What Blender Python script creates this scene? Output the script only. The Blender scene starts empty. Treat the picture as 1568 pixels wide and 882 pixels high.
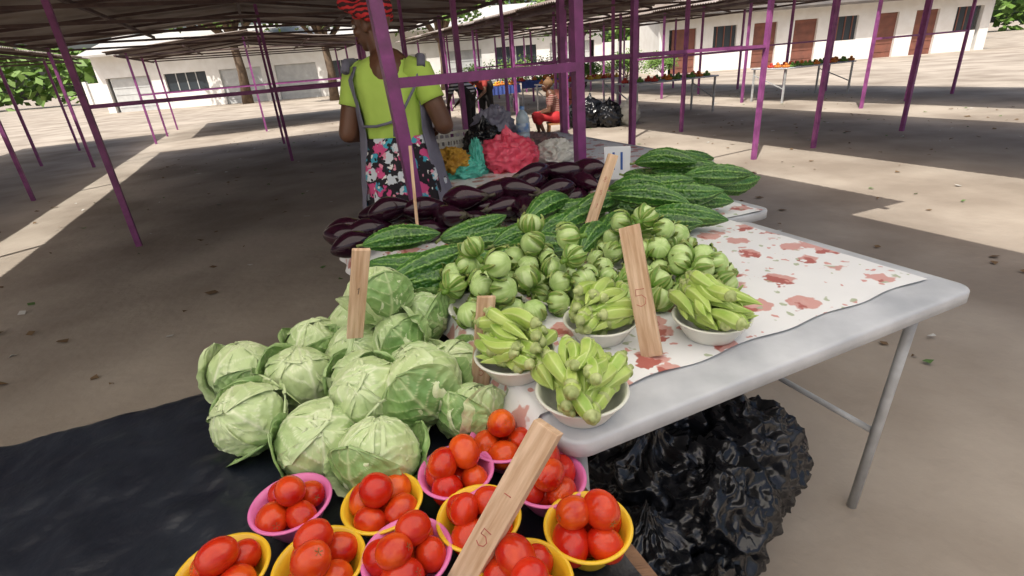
import bpy, math, random
import numpy as np
from mathutils import Vector, Matrix, Euler, noise
random.seed(7)
S=bpy.context.scene
col=S.collection
S.view_settings.view_transform='Standard'
S.view_settings.look='None'
S.view_settings.exposure=0
# ------------------------------------------------------------- materials
def mk(name,c,c2=None,scale=8,rough=.5,bump=0,bscale=40,coat=0,attr=None,acol=None,rnd=None,
       trans=0,stretch=None,metal=0,spec=.5,detail=5,sss=0):
    m=bpy.data.materials.new(name); m.use_nodes=True
    nt=m.node_tree; N=nt.nodes; Lk=nt.links; b=N['Principled BSDF']
    tc=N.new('ShaderNodeTexCoord'); vec=tc.outputs['Object']
    if stretch:
        mp=N.new('ShaderNodeMapping'); mp.inputs['Scale'].default_value=stretch
        Lk.new(vec,mp.inputs['Vector']); vec=mp.outputs['Vector']
    def mix(fac,a,bb):
        x=N.new('ShaderNodeMix'); x.data_type='RGBA'
        if isinstance(fac,float): x.inputs[0].default_value=fac
        else: Lk.new(fac,x.inputs[0])
        for i,q in ((6,a),(7,bb)):
            if isinstance(q,tuple): x.inputs[i].default_value=(*q,1)
            else: Lk.new(q,x.inputs[i])
        return x.outputs[2]
    cur=c
    oi=None
    if rnd or c2:
        oi=N.new('ShaderNodeObjectInfo')
    if rnd: cur=mix(oi.outputs['Random'],cur,rnd)
    if c2:
        n=N.new('ShaderNodeTexNoise'); n.inputs['Scale'].default_value=scale; n.inputs['Detail'].default_value=detail
        n.noise_dimensions='4D'; Lk.new(vec,n.inputs['Vector'])
        mu=N.new('ShaderNodeMath'); mu.operation='MULTIPLY'; mu.inputs[1].default_value=20
        Lk.new(oi.outputs['Random'],mu.inputs[0]); Lk.new(mu.outputs[0],n.inputs['W'])
        r=N.new('ShaderNodeMapRange'); r.inputs[1].default_value=.35; r.inputs[2].default_value=.65
        Lk.new(n.outputs['Fac'],r.inputs[0])
        cur=mix(r.outputs[0],cur,c2)
    if attr:
        a=N.new('ShaderNodeAttribute'); a.attribute_name=attr
        cur=mix(a.outputs['Fac'],cur,acol)
    if isinstance(cur,tuple): b.inputs['Base Color'].default_value=(*cur,1)
    else: Lk.new(cur,b.inputs['Base Color'])
    b.inputs['Roughness'].default_value=rough
    b.inputs['Metallic'].default_value=metal
    b.inputs['Coat Weight'].default_value=coat
    b.inputs['Coat Roughness'].default_value=.06
    b.inputs['Specular IOR Level'].default_value=spec
    b.inputs['Transmission Weight'].default_value=trans
    if bump:
        n=N.new('ShaderNodeTexNoise'); n.inputs['Scale'].default_value=bscale; n.inputs['Detail'].default_value=6
        Lk.new(vec,n.inputs['Vector'])
        bp=N.new('ShaderNodeBump'); bp.inputs['Strength'].default_value=bump; bp.inputs['Distance'].default_value=.01
        Lk.new(n.outputs['Fac'],bp.inputs['Height']); Lk.new(bp.outputs[0],b.inputs['Normal'])
    return m
def pattern_mat(name,base,specs,rough=.8,bump=.2):
    """voronoi blotches of several colours on a base: specs=[(color,scale,thr,offset)]"""
    m=bpy.data.materials.new(name); m.use_nodes=True
    nt=m.node_tree; N=nt.nodes; Lk=nt.links; b=N['Principled BSDF']
    tc=N.new('ShaderNodeTexCoord')
    nz=N.new('ShaderNodeTexNoise'); nz.inputs['Scale'].default_value=30
    Lk.new(tc.outputs['Object'],nz.inputs['Vector'])
    cur=None
    for (c,sc,thr,off,dist) in specs:
        mp=N.new('ShaderNodeMapping'); mp.inputs['Location'].default_value=(off,off*1.7,off*.6)
        Lk.new(tc.outputs['Object'],mp.inputs['Vector'])
        ad=N.new('ShaderNodeVectorMath'); ad.operation='MULTIPLY_ADD'
        Lk.new(nz.outputs['Color'],ad.inputs[0]); ad.inputs[1].default_value=(dist,)*3
        Lk.new(mp.outputs[0],ad.inputs[2])
        v=N.new('ShaderNodeTexVoronoi'); v.inputs['Scale'].default_value=sc
        Lk.new(ad.outputs[0],v.inputs['Vector'])
        r=N.new('ShaderNodeMapRange'); r.inputs[1].default_value=thr; r.inputs[2].default_value=thr-.04
        Lk.new(v.outputs['Distance'],r.inputs[0])
        x=N.new('ShaderNodeMix'); x.data_type='RGBA'; Lk.new(r.outputs[0],x.inputs[0])
        if cur is None: x.inputs[6].default_value=(*base,1)
        else: Lk.new(cur,x.inputs[6])
        x.inputs[7].default_value=(*c,1); cur=x.outputs[2]
    Lk.new(cur,b.inputs['Base Color']); b.inputs['Roughness'].default_value=rough
    bp=N.new('ShaderNodeBump'); bp.inputs['Strength'].default_value=bump; bp.inputs['Distance'].default_value=.01
    n2=N.new('ShaderNodeTexNoise'); n2.inputs['Scale'].default_value=9; Lk.new(tc.outputs['Object'],n2.inputs['Vector'])
    Lk.new(n2.outputs['Fac'],bp.inputs['Height']); Lk.new(bp.outputs[0],b.inputs['Normal'])
    return m
def stripe_mat(name,c1,c2,scale,axis=(0,0,1),dist=2):
    m=bpy.data.materials.new(name); m.use_nodes=True
    nt=m.node_tree; N=nt.nodes; Lk=nt.links; b=N['Principled BSDF']
    tc=N.new('ShaderNodeTexCoord'); w=N.new('ShaderNodeTexWave'); w.inputs['Scale'].default_value=scale
    w.inputs['Distortion'].default_value=dist; w.bands_direction='Z' if axis[2] else 'X'
    Lk.new(tc.outputs['Object'],w.inputs['Vector'])
    r=N.new('ShaderNodeMapRange'); r.inputs[1].default_value=.45; r.inputs[2].default_value=.55
    Lk.new(w.outputs['Fac'],r.inputs[0])
    x=N.new('ShaderNodeMix'); x.data_type='RGBA'; Lk.new(r.outputs[0],x.inputs[0])
    x.inputs[6].default_value=(*c1,1); x.inputs[7].default_value=(*c2,1)
    Lk.new(x.outputs[2],b.inputs['Base Color']); b.inputs['Roughness'].default_value=.85
    return m
# ------------------------------------------------------------- mesh helpers
class MB:
    def __init__(s): s.v=[]; s.f=[]; s.m=[]; s.k=[]
    def add(s,v,f,mi=0,k=None,M=None):
        o=len(s.v)
        if M is not None: v=[M@Vector(p) for p in v]
        s.v+= [tuple(p) for p in v]; s.f+=[tuple(i+o for i in q) for q in f]
        s.m+=[mi]*len(f); s.k+= (list(k) if k is not None else [0.0]*len(v))
    def mesh(s,name,mats,smooth=True):
        me=bpy.data.meshes.new(name); me.from_pydata(s.v,[],s.f)
        for m in mats: me.materials.append(m)
        me.polygons.foreach_set('material_index',s.m)
        me.polygons.foreach_set('use_smooth',[smooth]*len(s.f))
        a=me.attributes.new('k','FLOAT','POINT'); a.data.foreach_set('value',s.k)
        me.update(); return me
def obj(name,me,loc=(0,0,0),rot=(0,0,0),scale=(1,1,1),parent=None,M=None):
    o=bpy.data.objects.new(name,me); col.objects.link(o)
    if parent: o.parent=parent
    if M is not None: o.matrix_local=M
    else:
        o.location=loc; o.rotation_euler=rot; o.scale=scale
    return o
def empty(name,loc=(0,0,0),rot=(0,0,0)):
    o=bpy.data.objects.new(name,None); o.empty_display_size=.05; col.objects.link(o); o.location=loc; o.rotation_euler=rot; return o
def grid(fn,nu,nv,closeu=False,kfn=None):
    v=[];k=[];f=[]
    for j in range(nv+1):
        for i in range(nu if closeu else nu+1):
            r=fn(i/nu,j/nv)
            if len(r)==4: k.append(r[3]); r=r[:3]
            else: k.append(0.)
            v.append(r)
    n=nu if closeu else nu+1
    for j in range(nv):
        for i in range(nu):
            a=j*n+i; b=j*n+(i+1)%n
            f.append((a,b,b+n,a+n))
    return v,f,k
def lathe(prof,n=48):
    v=[];f=[]
    for (r,z) in prof:
        for i in range(n):
            a=2*math.pi*i/n; v.append((r*math.cos(a),r*math.sin(a),z))
    for j in range(len(prof)-1):
        for i in range(n):
            a=j*n+i;b=j*n+(i+1)%n; f.append((a,b,b+n,a+n))
    return v,f
def boxv(cx,cy,cz,sx,sy,sz):
    v=[(cx+sx*a/2,cy+sy*b/2,cz+sz*c/2) for a in(-1,1) for b in(-1,1) for c in(-1,1)]
    return v,[(0,1,3,2),(4,6,7,5),(0,4,5,1),(2,3,7,6),(0,2,6,4),(1,5,7,3)]
def beam(mb,a,b,w,mi=0,w2=None,rollv=Vector((0,0,1))):
    a=Vector(a);b=Vector(b); z=(b-a); L=z.length; z.normalize()
    if abs(z.dot(rollv))>.95: rollv=Vector(EU)
    x=rollv.cross(z).normalized(); y=z.cross(x)
    Mx=Matrix((x,y,z)).transposed().to_4x4(); Mx.translation=(a+b)/2
    v,f=boxv(0,0,0,w,w2 or w,L); mb.add(v,f,mi,M=Mx)
def tubev(pts,r,n=8,cap=True):
    pts=[Vector(p) for p in pts]; v=[];f=[]
    if not hasattr(r,'__len__'): r=[r]*len(pts)
    up=None
    for i,p in enumerate(pts):
        t=(pts[min(i+1,len(pts)-1)]-pts[max(i-1,0)]).normalized()
        if up is None: up=t.orthogonal().normalized()
        up=(up-t*up.dot(t)).normalized(); s=t.cross(up)
        for q in range(n):
            a=2*math.pi*q/n; v.append(p+(up*math.cos(a)+s*math.sin(a))*r[i])
    for j in range(len(pts)-1):
        for q in range(n):
            a=j*n+q;b=j*n+(q+1)%n; f.append((a,b,b+n,a+n))
    if cap:
        f.append(tuple(range(n))[::-1]); f.append(tuple((len(pts)-1)*n+q for q in range(n)))
    return v,f
def capsule(mb,a,b,r1,r2,mi=0,n=14,flat=None):
    a=Vector(a);b=Vector(b);L=(b-a).length
    z=(b-a).normalized() if L>1e-6 else Vector((0,0,1))
    pts=[];rs=[]
    for t in (-.97,-.85,-.6,-.3,0): pts.append(a+z*r1*t); rs.append(r1*math.sqrt(1-t*t))
    for t in (0.001,.3,.6,.85,.97): pts.append(b+z*r2*t); rs.append(r2*math.sqrt(1-t*t))
    v,f=tubev(pts,rs,n)
    mb.add(v,f,mi)
def ellipsoid(mb,c,r,mi=0,R=None,nu=20,nv=12):
    v,f,k=grid(lambda u,t:(r[0]*math.cos(2*math.pi*u)*math.sin(math.pi*(.01+.98*t)),r[1]*math.sin(2*math.pi*u)*math.sin(math.pi*(.01+.98*t)),-r[2]*math.cos(math.pi*(.01+.98*t))),nu,nv,True)
    f.append(tuple(range(nu))[::-1]); f.append(tuple(nv*nu+q for q in range(nu)))
    M_=Matrix.Translation(c)
    if R is not None: M_=M_@R.to_4x4()
    mb.add(v,f,mi,M=M_)
def remesh(o,vox,sm=3):
    m=o.modifiers.new('r','REMESH'); m.mode='VOXEL'; m.voxel_size=vox; m.use_smooth_shade=True
    if sm:
        s=o.modifiers.new('s','SMOOTH'); s.factor=.6; s.iterations=sm
N3=lambda p,s=1.:noise.noise(Vector(p)*s)
YAW=math.radians(23); cy_,sy_=math.cos(YAW),math.sin(YAW)
EU=(cy_,sy_,0); EW=(-sy_,cy_,0)
def W(u,w,z=0): return (cy_*u-sy_*w, sy_*u+cy_*w, z)

# ------------------------------------------------------------- world / light / camera
wd=bpy.data.worlds.new('World'); S.world=wd; wd.use_nodes=True
nt=wd.node_tree; bg=nt.nodes['Background']; sk=nt.nodes.new('ShaderNodeTexSky'); sk.sky_type='NISHITA'
SUN_EL=math.radians(56); SUN_AZ=math.radians(-150)   # azimuth from +Y, clockwise
sk.sun_disc=False; sk.sun_elevation=SUN_EL; sk.sun_rotation=SUN_AZ; sk.dust_density=6; sk.air_density=1
nt.links.new(sk.outputs[0],bg.inputs[0]); bg.inputs[1].default_value=.15
sd=bpy.data.lights.new('sun','SUN'); sd.energy=5; sd.angle=math.radians(.5); sd.color=(1,.95,.87)
so=bpy.data.objects.new('sun',sd); col.objects.link(so)
dirv=Vector((math.sin(SUN_AZ)*math.cos(SUN_EL),math.cos(SUN_AZ)*math.cos(SUN_EL),math.sin(SUN_EL)))
so.rotation_euler=dirv.to_track_quat('Z','Y').to_euler(); so.location=(0,0,20)
cam=bpy.data.cameras.new('camera'); co=bpy.data.objects.new('camera',cam); col.objects.link(co); S.camera=co
cam.sensor_fit='HORIZONTAL'; cam.sensor_width=36; cam.lens=36*795/1568; cam.clip_start=.05; cam.clip_end=800
p=math.radians(23.8); r=math.radians(4.6)
F=Vector((0,math.cos(p),-math.sin(p))); R0=Vector((1,0,0)); U0=Vector((0,math.sin(p),math.cos(p)))
X=R0*math.cos(r)+U0*(-math.sin(r)); Y=R0*math.sin(r)+U0*math.cos(r)
mm=Matrix((X,Y,-F)).transposed().to_4x4(); mm.translation=(0,0,1.42); co.matrix_world=mm
CAM=Vector((0,0,1.42))

# ------------------------------------------------------------- materials list
m_ground=mk('ground_sandy_concrete',(.47,.41,.34),(.27,.225,.18),scale=.9,rough=.95,bump=.6,bscale=14,detail=12)
m_purple=mk('purple_paint',(.20,.040,.175),(.12,.030,.105),scale=14,rough=.4,bump=.15,bscale=60)
m_pinkp=mk('lit_pink_purple_paint',(.34,.09,.28),(.20,.05,.17),scale=8,rough=.5,bump=.15,bscale=40)  # pinker copy of the post purple, with sunlight put into the colour
m_rafter=mk('weathered_rafter_wood',(.13,.085,.075),(.08,.05,.05),scale=8,rough=.8,bump=.3)
m_roof=mk('corrugated_iron',(.36,.32,.29),(.18,.13,.10),scale=1.2,rough=.6,bump=.2,bscale=20,detail=8)
m_white=mk('white_table_plastic',(.56,.58,.61),(.38,.40,.43),scale=7,rough=.36,bump=.12,bscale=30,detail=10)
m_metal=mk('grey_leg_paint',(.50,.52,.53),(.33,.33,.33),scale=12,rough=.4)
m_board=mk('brown_board',(.27,.15,.08),(.15,.08,.045),scale=6,rough=.7,stretch=(1,8,1),bump=.3)
m_black=mk('black_plastic_film',(.006,.007,.009),(.012,.013,.017),scale=5,rough=.2,bump=.3,bscale=14,coat=.1)
m_navy=mk('dark_navy_plastic_sheet',(.007,.009,.016),(.014,.018,.027),scale=6,rough=.33,bump=.5,bscale=18)
m_wood=mk('raw_pine_slat',(.68,.49,.34),(.46,.29,.17),scale=3,rough=.75,stretch=(40,14,3),bump=.25,bscale=6,detail=8)
m_red=mk('red_ink',(.42,.09,.07),rough=.6); m_blackink=mk('black_ink',(.03,.02,.02),rough=.6)
m_blue=mk('blue_ink',(.03,.09,.33),rough=.5)
m_tom=mk('tomato_skin',(.58,.018,.006),(.44,.009,.004),scale=25,rough=.22,rnd=(.74,.13,.010),coat=.2,spec=.35)
m_calyx=mk('dry_calyx',(.16,.11,.03),rough=.8)
m_bpink=mk('pink_bowl_plastic',(.74,.20,.46),(.66,.15,.38),scale=9,rough=.3)
m_byel=mk('yellow_bowl_plastic',(.80,.52,.03),(.72,.44,.02),scale=9,rough=.3)
m_bwhite=mk('cream_bowl_plastic',(.74,.74,.68),(.64,.64,.58),scale=9,rough=.3)
m_gourd=mk('bitter_gourd_skin',(.014,.070,.010),(.035,.14,.02),scale=12,rough=.3,attr='k',acol=(.26,.46,.10),coat=.1,bump=.2,bscale=120)
m_gcap=mk('gourd_stem',(.2,.26,.08),rough=.7)
m_okra=mk('okra_skin',(.34,.48,.09),(.44,.56,.14),scale=18,rough=.42,attr='k',acol=(.60,.69,.30),rnd=(.22,.39,.05),bump=.1,bscale=200)
m_okcap=mk('okra_cap',(.48,.54,.24),(.26,.33,.10),scale=60,rough=.6)
m_egg=mk('eggplant_skin',(.010,.002,.007),(.028,.004,.014),scale=6,rough=.14,coat=.15,spec=.4)
m_eggcap=mk('eggplant_calyx',(.035,.025,.022),(.07,.065,.03),scale=30,rough=.6)
m_gilo=mk('garden_egg_skin',(.42,.58,.20),(.30,.48,.12),scale=30,rough=.3,attr='k',acol=(.64,.74,.40))
m_husk=mk('garden_egg_husk',(.10,.22,.025),(.19,.31,.05),scale=50,rough=.55,attr='k',acol=(.40,.40,.15),bump=.3,bscale=90)
m_cab=mk('cabbage_leaf',(.38,.53,.21),(.52,.63,.31),scale=9,rough=.42,attr='k',acol=(.78,.82,.60),rnd=(.27,.45,.15),bump=.35,bscale=45)
m_cab2=mk('cabbage_outer_leaf',(.13,.28,.07),(.24,.40,.12),scale=12,rough=.5,attr='k',acol=(.54,.63,.34),bump=.4,bscale=45)
m_leaf=mk('tree_leaves',(.08,.17,.02),(.16,.26,.05),scale=.8,rough=.6)
m_bark=mk('bark',(.16,.11,.07),(.09,.06,.04),scale=6,rough=.9,bump=.5)
m_cloth=pattern_mat('floral_oilcloth',(.76,.77,.78),[((.60,.33,.30),9.5,.38,.3,.05),((.40,.12,.10),9.5,.27,.3,.08),((.62,.36,.33),9.5,.14,.3,.05),((.60,.30,.27),23,.20,.9,.04),((.40,.45,.32),17,.17,2.,.04)],rough=.4,bump=.25)
m_wall=mk('white_plaster',(.82,.81,.78),(.74,.72,.68),scale=2,rough=.9,bump=.2)
m_door=mk('brown_door',(.24,.09,.06),(.17,.07,.05),scale=3,rough=.7)
m_paledoor=mk('pale_shutter',(.55,.56,.55),(.45,.46,.46),scale=3,rough=.7)
m_glass=mk('dark_window',(.04,.05,.06),rough=.15)
m_rooftile=mk('grey_roofing',(.10,.09,.085),(.16,.14,.12),scale=2,rough=.8)

# ------------------------------------------------------------- ground
mb=MB(); v,f,k=grid(lambda u,t:((u-.5)*500,(t-.3)*500,0),40,40); mb.add(v,f)
obj('ground',mb.mesh('ground',[m_ground]))
rd=random.Random(77); mb=MB()
for i in range(900):
    x,y=rd.uniform(-7,9),rd.uniform(1.5,18); s=rd.uniform(.012,.04)*(1 if rd.random()<.9 else 1.6); a=rd.random()*6; z=.004
    v=[(x+s*math.cos(a+q*1.57+rd.uniform(-.3,.3)),y+s*.7*math.sin(a+q*1.57),z+rd.uniform(0,.02)) for q in range(4)]
    mb.add(v,[(0,1,2,3)],rd.choice((0,0,0,1,2)))
obj('scattered_litter',mb.mesh('litter',[mk('dry_leaf',(.16,.10,.05),rough=.9),mk('paper_scrap',(.55,.54,.5),rough=.9),mk('green_scrap',(.10,.18,.05),rough=.9)],False))

# ------------------------------------------------------------- shelters
def corrugated(mb,u0,u1,w0,w1,z0,z1,mi=0):
    n=int((w1-w0)/.09)*4
    def fn(a,b):
        u=u0+(u1-u0)*b; w=w0+(w1-w0)*a
        sheet=int((w-w0)/.8)
        return W(u,w,z0+(z1-z0)*b+.016*math.sin(2*math.pi*(w-w0)/.09)+.012*((sheet*7)%3)+.02*N3((u*.7,w*.7,z0)))
    v,f,k=grid(fn,n,6); mb.add(v,f,mi)
def shelter(u0,u1,w0,w1,eave,ridge,posts,beams=(),mat=m_pinkp,hw=.05):
    root=empty('market_shelter',W(0,0))
    mb=MB(); um=(u0+u1)/2
    corrugated(mb,u0-.25,um+.06,w0,w1,eave,ridge+.03); corrugated(mb,u1+.25,um-.06,w0,w1,eave,ridge)
    obj('roof',mb.mesh('roof',[m_roof]),parent=root)
    mb=MB()
    for q in posts:
        (u,w,s)=q
        top=eave+(ridge-eave)*max(0,1-abs(u-um)/((u1-u0)/2))-.06
        beam(mb,W(u,w,0),W(u,w,top),s)
    obj('posts',mb.mesh('posts',[mat],False),parent=root); mb=MB()
    ws=w0+.15
    while ws<w1:
        beam(mb,W(u0-.2,ws,eave-.05),W(um,ws,ridge-.04),.04); beam(mb,W(u1+.2,ws,eave-.05),W(um,ws,ridge-.04),.04)
        beam(mb,W(u0,ws,eave-.10),W(u1,ws,eave-.10),.035)
        ws+=1.7
    for u in (u0,(u0+um)/2,um,(u1+um)/2,u1):
        z=eave+(ridge-eave)*max(0,1-abs(u-um)/((u1-u0)/2))-.10
        beam(mb,W(u,w0,z),W(u,w1,z),.045)
    obj('rafters',mb.mesh('rafters',[m_rafter],False),parent=root)
    if beams:
        mb=MB()
        for a,b,s in beams: beam(mb,a,b,s)
        obj('rails',mb.mesh('rails',[mat],False),parent=root)
    return root
rA=empty('stall_frame'); mb=MB()
beam(mb,(-.335,2.245,0),(-.475,2.28,2.3),.052); beam(mb,(.405,2.66,0),(.385,2.66,2.3),.046)
obj('posts',mb.mesh('posts',[m_purple],False),parent=rA)
mb=MB(); beam(mb,(-.40,2.27,1.362),(.395,2.655,1.362),.036,w2=.04)
obj('crossbar',mb.mesh('crossbar',[m_purple],False),parent=rA)
pA=[(-3.4,2.3,.05),(-3.4,6,.05),(-1.4,6,.05),(2.19,6.2,.055),(2.87,5.0,.06),(3.53,4.7,.055),(1.2,6.6,.045),(3.4,7.6,.04),(2.1,8.2,.04),(3.4,10.5,.05),(.3,10.5,.05),(2,11.4,.05),(3.4,13.5,.05),(.3,13.5,.05),(-3.4,10,.05),(-3.4,13.5,.05)]
shelter(-3.4,3.5,1.75,14,2.3,2.62,pA,[(W(2.87,5,1.36),W(3.53,4.7,1.36),.035),(W(3.53,4.7,1.36),W(5.6,4.9,1.33),.035),(W(-1.4,6,1.3),W(2.19,6.2,1.3),.035),(W(.3,10.5,1.2),W(3.4,10.5,1.2),.04),(W(.3,13.5,1.2),W(3.4,13.5,1.2),.04)],m_pinkp)
pB=[(u,w,.05) for w in (1.2,4.9,7.5,9.6,12,14.5,17,20) for u in (5.6,6.7,8.6)]
shelter(5.5,8.6,-1.0,22,2.3,2.6,pB,[(W(5.6,w,1.25),W(8.6,w,1.25),.035) for w in (7.5,9.6,12,14.5)])  # near end lengthened out of view to shade the ground at right
pC=[(u,w,.05) for w in (4,7,10,13,16,19,22) for u in (10.8,12.2,13.8)]
shelter(10.7,13.9,3.5,24,2.3,2.6,pC,[(W(10.8,w,1.25),W(13.8,w,1.25),.035) for w in (7,10,13)])
pD=[(u,w,.05) for w in (3,6,9,12,15,18) for u in (-4.7,-7.6)]
shelter(-7.8,-4.4,0,20,2.3,2.6,pD,[(W(-7.6,w,1.25),W(-4.7,w,1.25),.035) for w in (6,9,12)])  # roof carried forward, out of view, to shade the ground at left
pE=[(u,w,.05) for w in (17.3,19.5,22) for u in (-2.8,0,3)]
shelter(-3,3.2,17,23,2.3,2.6,pE,[(W(-2.8,w,1.25),W(3,w,1.25),.035) for w in (17.3,19.5)])
# added translucent awning, out of view above, softening sunlight on the stall
m_canvas=bpy.data.materials.new('diffuser_canvas'); m_canvas.use_nodes=True
N_=m_canvas.node_tree.nodes; L_=m_canvas.node_tree.links; N_.remove(N_['Principled BSDF'])
tr=N_.new('ShaderNodeBsdfTranslucent'); tr.inputs[0].default_value=(.95,.92,.85,1); df=N_.new('ShaderNodeBsdfDiffuse'); df.inputs[0].default_value=(.8,.79,.75,1)
mx=N_.new('ShaderNodeMixShader'); mx.inputs[0].default_value=.15; L_.new(tr.outputs[0],mx.inputs[1]); L_.new(df.outputs[0],mx.inputs[2]); L_.new(mx.outputs[0],N_['Material Output'].inputs[0])
root=empty('added_diffuser_awning'); mb=MB()
v,f,k=grid(lambda a,b:W(-3.9+6.9*a,-1.1+2.9*b,2.5-.05*b-.06*math.sin(math.pi*a)*math.sin(math.pi*b)+.01*math.sin(a*50)),60,30); mb.add(v,f)
obj('canvas',mb.mesh('cv',[m_canvas]),parent=root); mb=MB()
for u in (-3.8,2.9): beam(mb,W(u,-1.05,0),W(u,-1.05,2.49),.05)
beam(mb,W(-3.8,-1.05,2.47),W(2.9,-1.05,2.47),.04)
obj('poles',mb.mesh('pl',[m_pinkp],False),parent=root)

# ------------------------------------------------------------- tables
def rounded_slab(mb,u0,u1,w0,w1,z0,z1,rad,mi=0,b=.006):
    pts=[]
    for (cu,cw,a0) in ((u1-rad,w1-rad,0),(u0+rad,w1-rad,90),(u0+rad,w0+rad,180),(u1-rad,w0+rad,270)):
        for i in range(9):
            a=math.radians(a0+i*90/8); pts.append((cu,cw,math.cos(a),math.sin(a)))
    rings=[(rad-b*1.5,z0),(rad,z0+b),(rad,z1-b),(rad-b*.4,z1-b*.3),(rad-b*1.5,z1)]
    v=[];f=[];n=len(pts)
    for (rr,z) in rings:
        for (cu,cw,c,s) in pts: v.append(W(cu+c*rr,cw+s*rr,z))
    for j in range(len(rings)-1):
        for i in range(n): f.append((j*n+i,j*n+(i+1)%n,(j+1)*n+(i+1)%n,(j+1)*n+i))
    f.append(tuple(range(n))[::-1]); f.append(tuple((len(rings)-1)*n+i for i in range(n)))
    mb.add(v,f,mi)
def table(name,u0,u1,w0,w1,zt,mat,th=.04,legs=True):
    root=empty(name); mb=MB(); rounded_slab(mb,u0,u1,w0,w1,zt-th,zt,.05)
    o=obj('top',mb.mesh('top',[mat]),parent=root)
    mb=MB()
    for u,du in ((u0+.06,.05),(u1-.12,-.03)):
        for w in (w0+.07,w1-.1):
            v,f=tubev([W(u,w,zt-th+.002),W(u+du,w+.02,.0)],.014,12); mb.add(v,f)
        v,f=tubev([W(u+du*.5,w0+.08,.3),W(u+du*.5,w1-.09,.3)],.010,10); mb.add(v,f)
    obj('legs',mb.mesh('legs',[m_metal]),parent=root)
    return root
T2=.78; T1=.66
table('white_folding_table',.355,1.6,.635,1.42,T2,m_white)
table('white_folding_table',.20,1.8,1.45,2.20,T2,m_white)
table('white_folding_table',.86,2.4,2.36,4.3,T2,m_white)
def cloth(name,u0,u1,w0,w1,drop):
    mb=MB()
    def fn(a,b):
        w=w0+(w1-w0)*b+.006*math.sin(a*30)*(1-b); L=(u1-u0)+drop; s=a*L
        if s<drop:
            u=u0-.008-.03*(1-s/drop)+.008*math.sin(w*37)*(1-s/drop); z=T2-.002-(drop-s)
        else: u=u0+(s-drop)-.006; z=T2+.006
        z+=.003*N3((u*9,w*9,1))
        return W(u,w,z)
    v,f,k=grid(fn,110,60); mb.add(v,f)
    o=obj(name,mb.mesh(name,[m_cloth])); return o
cloth('floral_tablecloth',.352,1.55,.735,1.43,.05)
cloth('floral_tablecloth',.197,1.75,1.455,2.19,.07)
mb=MB(); v,f,k=grid(lambda a,b:W(.88+1.45*a,2.38+1.85*b,T2+.006+.004*N3((a*14,b*14,3))),60,60); mb.add(v,f)
obj('floral_tablecloth',mb.mesh('c3',[m_cloth]))
root=empty('low_produce_bench'); mb=MB(); rounded_slab(mb,-1.5,.40,.05,1.42,T1-.03,T1-.006,.01,b=.003)
obj('board',mb.mesh('board',[m_board]),parent=root)
mb=MB()
for u in (-1.42,.30):
    for w in (.12,1.35): beam(mb,W(u,w,0),W(u,w,T1-.031),.05)
obj('legs',mb.mesh('legs',[m_board],False),parent=root)
mb=MB()
def fn(a,b):
    u=-1.53+1.90*a; w=.02+1.43*b
    z=T1+.004+.014*abs(N3((u*7,w*7,0)))+.008*abs(N3((u*19,w*15,4)))
    e=min(a*1.9,b*1.43,(1-b)*1.43)
    if e<.03: z-= (.03-e)*1.5
    return W(u,w,z)
v,f,k=grid(fn,150,120); mb.add(v,f)
obj('dark_plastic_sheet',mb.mesh('sheet',[m_navy]))

# ------------------------------------------------------------- produce meshes
def tomato_mesh(i,el):
    rd=random.Random(i); mb=MB(); R=.0265
    def fn(u,t):
        th=math.pi*t; a=2*math.pi*u; rr=R*(math.sin(th)**.92 if 0<t<1 else 0)*(1+.02*math.cos(3*a+i)+.015*math.cos(2*a))
        z=-R*el*math.cos(th); 
        if t>.9: z-=R*.12*(t-.9)*10*.8
        return (rr*math.cos(a),rr*math.sin(a),z)
    v,f,k=grid(fn,28,20,True); mb.add(v,f)
    for q in range(5):
        a=q*1.256; v,f=tubev([(0,0,R*el*.88),(.005*math.cos(a),.005*math.sin(a),R*el*.93),(.010*math.cos(a),.010*math.sin(a),R*el*.9)],[.0012,.001,.0004],5); mb.add(v,f,1)
    return mb.mesh('tomato',[m_tom,m_calyx])
TOM=[tomato_mesh(i,e) for i,e in enumerate((1.05,1.18,1.28,1.12))]
def bowl_mesh(R,h,base,mat,name):
    mb=MB(); t=.0025
    prof=[(0.0001,0),(base,0),(base+.002,.003),(base+(R-base)*.45,h*.42),(base+(R-base)*.8,h*.8),(R-.002,h-.004),(R+.003,h-.003),(R+.004,h-.001),(R+.003,h+.001),(R-.002,h+.001),
          (base+(R-base)*.8-t,h*.8),(base+(R-base)*.45-t,h*.42),(base-.001,.005),(.0001,.004)]
    v,f=lathe(prof,56); mb.add(v,f); return mb.mesh(name,[mat])
BP=bowl_mesh(.067,.062,.034,m_bpink,'bowl'); BY=bowl_mesh(.067,.062,.034,m_byel,'bowl')
BW=bowl_mesh(.086,.05,.056,m_bwhite,'bowl')
def tomato_bowl(x,y,bm,seed,s=1.0):
    rd=random.Random(seed); root=empty('bowl_of_tomatoes',(x,y,T1+.012),(0,0,rd.random()*6)); root.scale=(s,s,s)
    obj('bowl',bm,parent=root)
    P=[(.0,.0,.031)]
    for q in range(4): a=q*2*math.pi/4+rd.uniform(-.15,.15); P.append((.036*math.cos(a),.036*math.sin(a),.052+rd.uniform(-.004,.004)))
    n=rd.choice((1,2,2))
    for q in range(n): a=q*math.pi+.8+rd.uniform(-.3,.3); rr=.022 if n>1 else .006; P.append((rr*math.cos(a),rr*math.sin(a),.090+rd.uniform(-.004,.004)))
    for i,q in enumerate(P):
        sc=rd.uniform(.90,1.12)
        obj('tomato_%d'%i,rd.choice(TOM),q,(rd.uniform(0,3),rd.uniform(0,3),rd.uniform(0,6)),(sc,)*3,root)
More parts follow.
